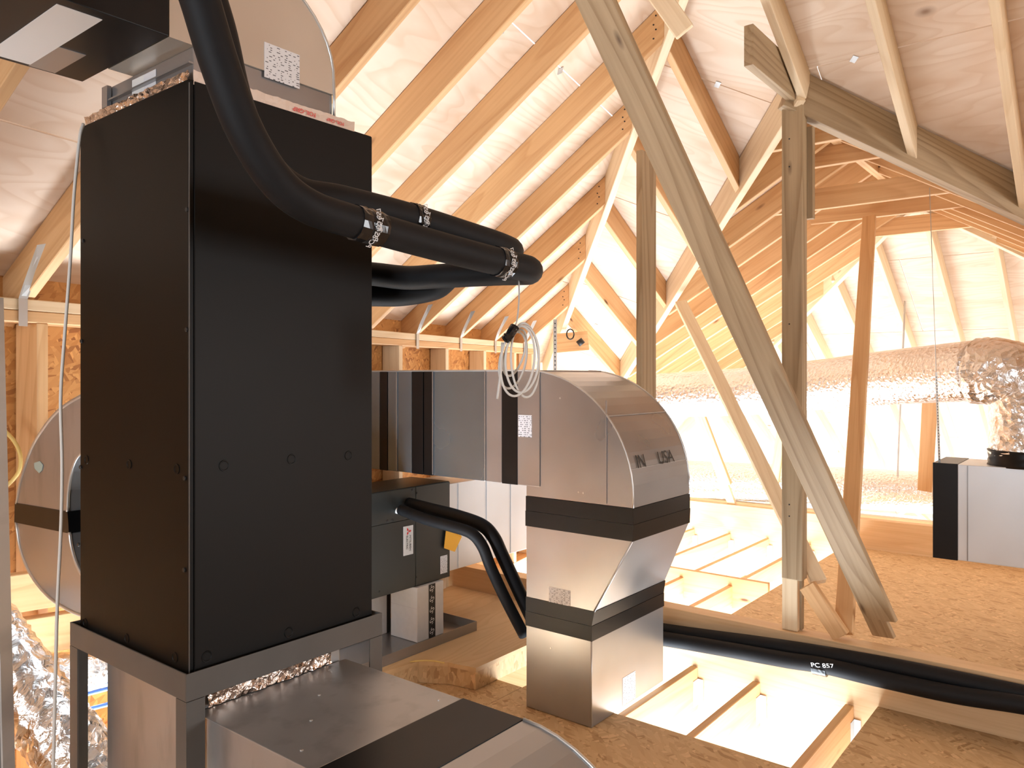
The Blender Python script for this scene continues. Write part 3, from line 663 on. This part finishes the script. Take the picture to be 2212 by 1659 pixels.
for px in (1166, 1049, 936, 858):
    y = yb(px); box('standing_seam', (GX0-.006, y-.003, GZ0+.004), (GX0, y+.003, GZ1-.004), M_GALV, gd, axis=2)
p = atX(1310, 1000, GX0); box('standing_seam', (GX0-.004, p.y-.003, GZ0-.04), (GX0, p.y+.003, GZ0+.42), M_GALV, gd, axis=2)
def ring(name, lo0, hi0, z0, lo1, hi1, z1, mat, g=0.0):
    vs = [V((lo0[0]-g, lo0[1]-g, z0)), V((hi0[0]+g, lo0[1]-g, z0)), V((hi0[0]+g, hi0[1]+g, z0)), V((lo0[0]-g, hi0[1]+g, z0)),
          V((lo1[0]-g, lo1[1]-g, z1)), V((hi1[0]+g, lo1[1]-g, z1)), V((hi1[0]+g, hi1[1]+g, z1)), V((lo1[0]-g, hi1[1]+g, z1))]
    return pyobj(name, vs, HEX, mat, gd)
T0, T1, B0, B1 = (GX0, GY0), (GX1, GY1), (GX0, 1.91), (3.69, 2.28)
tp = lambda z: (.876-z)/(.876-.534)
lerp = lambda k: ((GX0, GY0+(1.91-GY0)*k), (GX1+(3.69-GX1)*k, 2.28))
ring('tape_band', T0, T1, .95, T0, T1, 1.02, M_TAPE, .0025); ring('tape_band', *lerp(.02), .876, T0, T1, .949, M_TAPE, .004)
ring('taper_section', *lerp(.93), .534, *lerp(.02), .876, M_GALV)
ring('tape_band', B0, B1, .465, *lerp(.93), .533, M_TAPE, .0025); ring('tape_band', B0, B1, .395, B0, B1, .464, M_TAPE, .004)
ring('boot', B0, B1, .003, B0, B1, .394, M_GALV)
tube('corner_seam', [V((*lerp(.93)[0], .534)), V((*lerp(.02)[0], .876))], .005, M_STRAP, gd, 8, 1)
tube('corner_seam', [V((*B0, .004)), V((*B0, .394))], .004, M_STRAP, gd, 8, 1)
def sticker(px0, py0, px1, py1, x, mat, name='label'):
    a, b = atX(px0, py0, x), atX(px1, py1, x); return box(name, (x-.0012, min(a.y, b.y), min(a.z, b.z)), (x-.0002, max(a.y, b.y), max(a.z, b.z)), mat, gd, axis=1)
sticker(1120, 896, 1149, 945, GX0-.0005, M_PAPER2); sticker(1186, 1267, 1232, 1312, GX0-.0005, M_PAPER)
def sticker_y(px0, py0, px1, py1, y, mat):
    a, b = atY(px0, py0, y), atY(px1, py1, y); return box('label', (min(a.x, b.x), y-.0012, min(a.z, b.z)), (max(a.x, b.x), y-.0002, max(a.z, b.z)), mat, gd, axis=2)
sticker_y(1345, 1465, 1372, 1507, 1.91, M_PAPERS)
q = atY(1370, 1280, 1.86); lumber('label', V((q.x-.03, 1.846, .66)), V((q.x+.05, 1.846, .66)), .10, .001, (0, -.55, 1), M_WHITE, gd, bev=0)
a_ = math.radians(15); n_ = V((0, -math.cos(a_), math.sin(a_))); cpt = V((0, GY1-(GY1-GY0)*math.cos(a_), GZ0+(GZ1-GZ0)*math.sin(a_)))
up_ = V((0, math.sin(a_), math.cos(a_)))
for s_, px in (('IN', 1383), ('USA', 1437)):
    x_ = atY(px, 992, cpt.y).x; writing('stencil_print', s_, V((x_, cpt.y, cpt.z))+n_*.004, (1, 0, 0), up_, .085, M_INK, gd)
for z in (1.19, 1.42):
    k = math.asin((z-GZ0)/(GZ1-GZ0)); y = GY1-(GY1-GY0)*math.cos(k); box('cross_seam', (GX0+.004, y-.0035, z-.0015), (GX1-.004, y+.002, z+.0015), M_GALVD, gd)
for x, y in ((1250, 1063), (1260, 1065), (1210, 860), (1190, 1400)): disc('rivet', atX(x, y, GX0), (-1, 0, 0), .005, .002, M_STRAP, gd, 8)

# ------------------------------------------------------------------ second air handler on foam blocks in a drain pan
YF = 3.10; q_ = atY(972, 1039, YF)
A2 = (2.62, YF, 0); A3 = (q_.x, 3.42, q_.z)
pz2 = atY(972, 1246, YF).z
u2 = thing('air_handler', 'grey horizontal air handler on white foam blocks behind the gooseneck duct', 'air handler', (2.9, 3.25, pz2))
box('cabinet', (A2[0], A2[1]+.004, pz2), A3, M_CAB2, u2, .004)
xs = atY(898, 1150, YF).x
zs = atY(850, 1128, YF).z
box('door_panel', (A2[0]+.004, A2[1], pz2+.003), (xs-.002, A2[1]+.0035, zs-.002), M_CAB2, u2, .001)
box('pipe_panel', (A2[0]+.004, A2[1], zs+.002), (xs-.002, A2[1]+.0035, A3[2]-.004), M_CAB2, u2, .001)
box('blower_panel', (xs+.002, A2[1], pz2+.003), (A3[0]-.002, A2[1]+.0035, A3[2]-.004), M_CAB2, u2, .001)
for x, y in ((891, 1058), (901, 1065), (837, 1125), (848, 1123), (900, 1247), (820, 1278)): disc('screw', atY(x, y, A2[1]-.0002), (0, -1, 0), .006, .003, M_INK, u2, 10)
la, lb = atY(871, 1138, A2[1]), atY(892, 1196, A2[1])
bdg = box('brand_badge', (la.x, A2[1]-.0022, lb.z), (lb.x, A2[1]-.0004, la.z), M_WHITE, u2, .0006)
cxm = (la.x+lb.x)/2; ya = A2[1]-.0026; zc = la.z-.030; wl = lb.x-la.x
writing('badge_print', 'MITSUBISHI', (cxm+wl*.18, ya, la.z-.052), (0, 0, -1), (1, 0, 0), .0175, M_INK, bdg, 'LEFT')
writing('badge_print', 'ELECTRIC', (cxm-wl*.14, ya, la.z-.052), (0, 0, -1), (1, 0, 0), .0175, M_INK, bdg, 'LEFT')
for k in range(3):                                            # three-diamond emblem, turned with the sideways badge
    an = math.radians(90+120*k - 90); L_ = .0125; d1 = V((math.cos(an), 0, math.sin(an))); d2 = V((-d1.z, 0, d1.x)); c0 = V((cxm, ya, zc))
    extrude('emblem_diamond', [c0, c0+d1*L_*.9+d2*L_*.52, c0+d1*L_*1.8, c0+d1*L_*.9-d2*L_*.52], (0, -.0004, 0), M_RED, bdg)
la, lb = atY(951, 1202, A2[1]), atY(966, 1236, A2[1]); box('label', (la.x, A2[1]-.0015, lb.z), (lb.x, A2[1]-.0003, la.z), M_PAPERS, u2, axis=2)
sp = thing('plenum_box', 'pale galvanised plenum box joined to the end of the grey horizontal unit', 'duct', (3.6, 3.25, .46))
zpb = atY(980, 1233, YF).z
box('shell', (A3[0]+.004, YF+.015, zpb), (4.1, 3.42, A3[2]-.02), M_GALVP, sp, .002)
for x in (3.42, 3.68, 3.92): box('standing_seam', (x, YF+.011, zpb+.005), (x+.004, YF+.015, A3[2]-.025), M_GALVP, sp, axis=2)
tg = thing('hanging_tag', 'bright yellow folded paper tag hanging at the corner of the grey unit', 'tag', atY(975, 1190, YF-.03))
extrude('tag_sheet', [atY(x, y, YF-.015) for x, y in ((964, 1139), (985, 1142), (997, 1160), (982, 1192), (959, 1184))], (.0, -.0015, 0), M_YEL, tg)
extrude('tag_fold', [atY(x, y, YF-.018) for x, y in ((985, 1142), (997, 1160), (989, 1156))], (.0, -.004, 0), M_YEL, tg)
pn = thing('drain_pan', 'shallow galvanised drain pan on the plywood under the foam blocks', 'drain pan', (2.8, 3.0, .12))
c = atZ(1030, 1362, ZPF); PX1, PY0 = c.x, c.y; PY1 = 3.40; PX0 = 2.45; hz = ZPF+.055
for lo, hi in (((PX0, PY0, ZPF), (PX1, PY1, ZPF+.004)),): box('pan_bottom', lo, hi, M_GALV, pn)
box('pan_rim', (PX0, PY0, ZPF+.004), (PX1, PY0+.003, hz), M_GALV, pn); box('pan_rim', (PX1-.003, PY0+.003, ZPF+.004), (PX1, PY1, hz), M_GALV, pn, axis=1); box('pan_rim', (PX0, PY1-.003, ZPF+.004), (PX1-.003, PY1, hz), M_GALV, pn)
nf = atZ(901, 1389, ZPF+.005); fx1 = atY(958, 1300, nf.y).x; fy1 = atX(844, 1300, nf.x).y
f = thing('foam_block', 'white foam block with a printed black strap under the end of the grey unit', 'foam block', (nf.x, nf.y, ZPF+.005))
box('block', (nf.x, nf.y, ZPF+.005), (fx1, fy1, pz2-.001), M_FOAM, f, .003)
box('block_seam', (nf.x-.0004, nf.y+.002, ZPF+.19), (nf.x, fy1-.002, ZPF+.192), M_PAPER2, f)
sa, sb = atY(926, 1300, nf.y).x, atY(940, 1300, nf.y).x
box('printed_strap', (sa, nf.y-.0015, ZPF+.006), (sb, nf.y-.0002, pz2-.002), M_INK, f)
for z in (.04, .10, .16, .22, .28): writing('strap_print', 'SS', ((sa+sb)/2, nf.y-.0019, ZPF+z), (.6, 0, 1), (-1, 0, .6), .04, M_WINK, f)
f = thing('foam_block', 'white foam block set back under the grey unit near the black cabinet', 'foam block', (2.9, 3.35, ZPF+.005))
xa = atY(836, 1360, 3.335).x; box('block', (2.72, 3.335, ZPF+.005), (xa, 3.395, pz2-.001), M_FOAM, f, .003)
xb = atY(844, 1360, 3.335).x; box('printed_strap', (xa+.0005, 3.336, ZPF+.006), (xb, 3.39, pz2-.002), M_INK, f)
ls2 = thing('refrigerant_line', 'pair of thin black foam pipes bending down from the grey horizontal unit', 'pipe', (3.0, 2.6, .3))
for pts, sz in (((atY(884, 1088, YF-.004), atD(930, 1100, 4.14), atD(985, 1114, 4.02), atD(1040, 1134, 3.94), atD(1066, 1160, 3.92), atD(1085, 1200, 3.95), atD(1120, 1275, 4.0), atD(1160, 1360, 4.05)), .034),
                ((atY(866, 1101, YF-.03), atD(920, 1122, 4.06), atD(975, 1137, 3.95), atD(1018, 1152, 3.88), atD(1042, 1180, 3.88), atD(1060, 1225, 3.9), atD(1090, 1290, 3.95), atD(1132, 1372, 4.0)), .029)):
    tube('pipe', pts, sz, M_RUB, ls2, 14, 8)
tube('bare_pipe', [atY(856, 1103, YF-.004), atY(869, 1106, YF-.035)], .016, M_WHITE, ls2, 10, 2)

# ------------------------------------------------------------------ black line set along the beam
ls3 = thing('refrigerant_line', 'pair of black foam pipes running along the face of the pale floor beam', 'pipe', (4.0, 1.0, .1))
def bp_(px, py, x): return atX(px, py, x)
u = [(1200, 1322), (1434, 1362), (1640, 1391), (1780, 1413), (1960, 1446), (2212, 1500), (2420, 1546)]
tube('pipe', [bp_(a, b, 4.015) for a, b in u]+[V((4.015, -1.2, .26)), V((4.015, -3.5, .24))], .040, M_RUB, ls3, 14, 8)
l = [(1200, 1345), (1434, 1380), (1560, 1401), (1700, 1426), (1780, 1438), (1900, 1466), (2060, 1500), (2212, 1523), (2420, 1562)]
tube('pipe', [bp_(a, b, 3.955) for a, b in l]+[V((3.955, -1.2, .21)), V((3.955, -3.5, .19))], .040, M_RUB, ls3, 14, 8)
tp_ = tube('tape_wrap', [bp_(1757, 1438, 3.955), bp_(1772, 1441, 3.955), bp_(1787, 1444, 3.955)], .0405, M_GLOSS, ls3, 16, 3, rough=.02, smooth=False)
writing('tape_print', 'PC 857', bp_(1776, 1438, 3.911), (0, -1, .2), (-.45, 0, 1), .036, M_WINK, tp_)

# ------------------------------------------------------------------ far insulated ducts and plenum
fd = thing('foil_duct', 'long foil wrapped round duct running behind the braces to the hanging plenum', 'duct', (5.8, 1.8, 1.3))
A = [atD(1395, 858, 6.5), atD(1440, 854, 6.44), atD(1600, 846, 6.1), atD(1760, 832, 5.75), atD(1882, 819, 5.4), atD(2010, 808, 5.0), atD(2120, 800, 4.66)]
tube('jacket', A, .185, M_FOIL, fd, 32, 14, rough=.006)
tube('elbow_jacket', [atD(2110, 801, 4.68), atD(2165, 806, 4.56), atD(2212, 832, 4.50), atD(2222, 890, 4.50), atD(2222, 960, 4.50), atD(2222, 985, 4.50)], .20, M_FOILX, fd, 28, 8, rough=.02)
tube('mastic_collar', [atD(2222, 972, 4.50), atD(2222, 1008, 4.50)], .205, M_TAPE, fd, 24, 6, rough=.03)
fd2 = thing('foil_duct', 'low foil wrapped duct lying across the far floor trusses', 'duct', (8.3, 1.5, .25))
tube('jacket', [V((7.95, 4.9, .46)), V((8.05, 4.0, .45)), V((8.2, 3.0, .46)), V((8.3, 2.2, .47)), V((8.5, 1.4, .46)), V((8.5, .6, .47)), V((8.5, -.6, .46))], .205, M_FOIL, fd2, 32, 12, rough=.008)
PX = 5.2; c0 = atX(2015, 1203, PX); c1 = atX(2015, 1000, PX)
pb = thing('hanging_plenum', 'pale galvanised plenum box with a black taped edge hanging over the deck', 'duct', (5.4, .2, c0.z))
box('shell', (PX, -.75, c0.z), (PX+.42, c0.y-.13, c1.z), M_GALVP, pb, .003); 
box('tape_edge', (PX-.003, c0.y-.13, c0.z-.003), (PX+.423, c0.y, c1.z+.003), M_TAPE, pb, .002)
y_ = atX(2090, 1100, PX).y; box('standing_seam', (PX-.003, y_-.003, c0.z+.004), (PX, y_+.003, c1.z-.004), M_GALV, pb, axis=2)
sg = thing('hanger_strap', 'perforated metal strap holding the plenum box from the rafters', 'strap', V((PX+.2, c0.y-.05, c1.z)))
q0 = V((PX+.03, c0.y-.03, c1.z+.003)); q1 = atD(2008, 405, 4.4)
qm = q0+(q1-q0)*.34; lumber('strap_band', q0, qm, .014, .0015, RT, M_STRAP, sg, bev=0); tube('strap_wire', [qm, q1], .0022, M_STRAP, sg, 6, 1)
for k in range(1, 30): pp = q0+(q1-q0)*(k/90); disc('strap_hole', pp-FW*.0016, -FW, .003, .0006, M_INK, sg, 8)
hw = thing('hanger_wire', 'thin grey hanger wire looped round the low foil duct', 'wire', atX(1938, 1040, 8.35)); tube('wire', [atX(1938, 1055, 8.28), atX(1944, 900, 8.3), atX(1955, 650, 8.2)], .010, M_STRAP, hw, 8, 4)
sg2 = thing('hanger_strap', 'perforated strap hanging from the hip corner behind the gooseneck', 'strap', V((5.35, 3.75, 1.5)))
lumber('strap_band', atD(1199, 815, 6.6), atD(1199, 690, 6.5), .03, .002, RT, M_STRAP, sg2, bev=0)
for k in range(1, 14): pp = atD(1199, 815, 6.59)+(atD(1199, 690, 6.49)-atD(1199, 815, 6.59))*(k/14); disc('strap_hole', pp-FW*.003, -FW, .006, .0006, M_INK, sg2, 8)
bl = thing('corner_block', 'short pine block under the hip corner with a black connector', 'block', atD(1230, 760, 6.9)); lumber('block', atD(1200, 742, 6.9), atD(1271, 736, 6.9), .04, .17, FW, M_RAFT, bl)
tube('connector', [atD(1250, 734, 6.82), atD(1258, 744, 6.82)], .03, M_INK, bl, 8, 2); tube('cable_loop', [atD(1232+8*math.cos(t/8*6.28), 722+11*math.sin(t/8*6.28), 6.83) for t in range(9)], .006, M_INK, bl, 6, 2)

# ------------------------------------------------------------------ left side things
ul = thing('curved_duct', 'round backed galvanised duct bend with a tape band behind the black cabinet', 'duct', (1.2, 2.7, .9))
XL = 1.0
def arcpts(pp): return [atX(x, y, XL) for x, y in pp]
upo = [(200, 842), (170, 858), (130, 884), (98, 920), (68, 970), (46, 1035), (36, 1088)]; upi = [(146, 1105), (148, 1060), (155, 1020), (170, 985), (200, 965)]
lo_ = [(35, 1128), (44, 1185), (66, 1240), (100, 1284), (135, 1310), (170, 1327), (205, 1335)]; loi = [(205, 1262), (180, 1245), (164, 1215), (154, 1180), (150, 1150)]
for nm, pp in (('upper_bend', upo+upi), ('lower_bend', lo_+loi)): extrude(nm, arcpts(pp), (.36, 0, 0), M_GALV if nm[0] == 'l' else M_GALVD, ul)
extrude('tape_band', [p-V((.003, 0, 0)) for p in arcpts([(34, 1086), (148, 1105), (151, 1152), (33, 1128)])], (.366, 0, 0), M_TAPE, ul)
tube('seam', arcpts(upo), .005, M_STRAP, ul, 8, 4); tube('seam', arcpts(lo_), .005, M_STRAP, ul, 8, 4); tube('seam', arcpts(upi), .005, M_STRAP, ul, 8, 4); tube('seam', arcpts(loi), .005, M_STRAP, ul, 8, 4)
extrude('torn_sticker', [p-V((.001, 0, 0)) for p in arcpts([(75, 1000), (87, 996), (94, 1004), (92, 1016), (86, 1022), (76, 1012)])], (-.001, 0, 0), plain('pale_sticker', (.35, .45, .42), .6), ul)
wr = thing('hanging_wire', 'thin white cable hanging down beside the black cabinet', 'cable', atD(113, 1659, 1.9))
tube('cable', [atD(180, 268, 2.06), atD(172, 300, 2.04), atD(160, 420, 2.02), atD(152, 560, 2.0), atD(140, 720, 1.98), atD(131, 860, 1.96), atD(134, 1000, 1.95), atD(132, 1130, 1.95), atD(124, 1300, 1.94), atD(120, 1450, 1.92), atD(114, 1700, 1.9)], .0042, M_WIRE, wr, 8, 6)
yc = thing('yellow_cable', 'yellow house cable looping down the strand board wall', 'cable', atD(20, 1000, 2.8)); tube('cable', [atD(-20, 900, 2.75), atD(10, 930, 2.75), atD(32, 955, 2.75), atD(44, 985, 2.75), atD(40, 1020, 2.75), atD(12, 1052, 2.75), atD(-20, 1075, 2.75)], .007, M_YCAB, yc, 8, 5)
ff = thing('foil_flex_duct', 'crinkled foil flexible duct sagging on the floor behind the stand', 'duct', atD(110, 1659, 2.2))
tube('jacket', [atD(-60, 1330, 2.5), atD(30, 1450, 2.48), atD(110, 1560, 2.44), atD(190, 1660, 2.42), atD(280, 1770, 2.4)], .105, M_FOILX, ff, 24, 14, rough=.05)
ff2 = thing('foil_flex_duct', 'silver foil duct lying under the wall behind the stand', 'duct', atD(60, 1400, 3.2)); tube('jacket', [atD(-60, 1478, 2.66), atD(60, 1464, 2.76), atD(200, 1448, 2.88), atD(330, 1432, 2.98)], .075, M_FOIL, ff2, 20, 8, rough=.04)
for i, (ya_, yb_, lb_) in enumerate((((20, 1230), (190, 1215), 'upper knotty plank stacked along the wall below the duct bend'), ((20, 1330), (190, 1310), 'lower knotty plank stacked along the wall below the duct bend'))):
    a, b = atD(ya_[0]-60, ya_[1]+62, 2.62), atD(yb_[0]+60, yb_[1]+32, 2.95); t = thing('timber_plank', lb_, 'plank', a); lumber('plank', a, b, .04, .135, FW, M_RAFT, t)
sp_ = thing('metal_post', 'narrow galvanised upright at the edge beside the hanging cable', 'post', atD(-8, 1659, 1.25)); e = atD(-18, 640, 1.25); g = atD(8, 1690, 1.25)
lumber('flange', e-RT*.02, g-RT*.02, .04, .003, RT, M_STEEL, sp_, bev=0); lumber('return_lip', e+FW*.012, g+FW*.012, .003, .03, RT, M_GALVD, sp_, bev=0)
cbl = thing('loose_cable', 'thin brown cable looping over the deck beside the drain pan', 'cable', atZ(900, 1440, .01)); tube('cable', [atZ(838, 1452, .006), atZ(855, 1438, .02), atZ(890, 1429, ZPF+.006), atZ(930, 1427, ZPF+.006), atZ(960, 1432, ZPF+.006)], .004, M_YCAB, cbl, 8, 5)
for i, (dy, c_, nm) in enumerate(((0, (.10, .22, .62), 'blue'), (34, (.10, .22, .62), 'blue'))):
    pp_ = thing('water_pipe', ('upper' if i == 0 else 'lower')+' thin blue plastic water pipe in the open bay behind the stand', 'pipe', atD(150, 1470+dy, 2.6))
    tube('pipe', [atD(60, 1520+dy, 2.72), atD(150, 1508+dy, 2.78), atD(260, 1480+dy, 2.86)], .008, plain('blue_plastic', c_, .4), pp_, 8, 3)
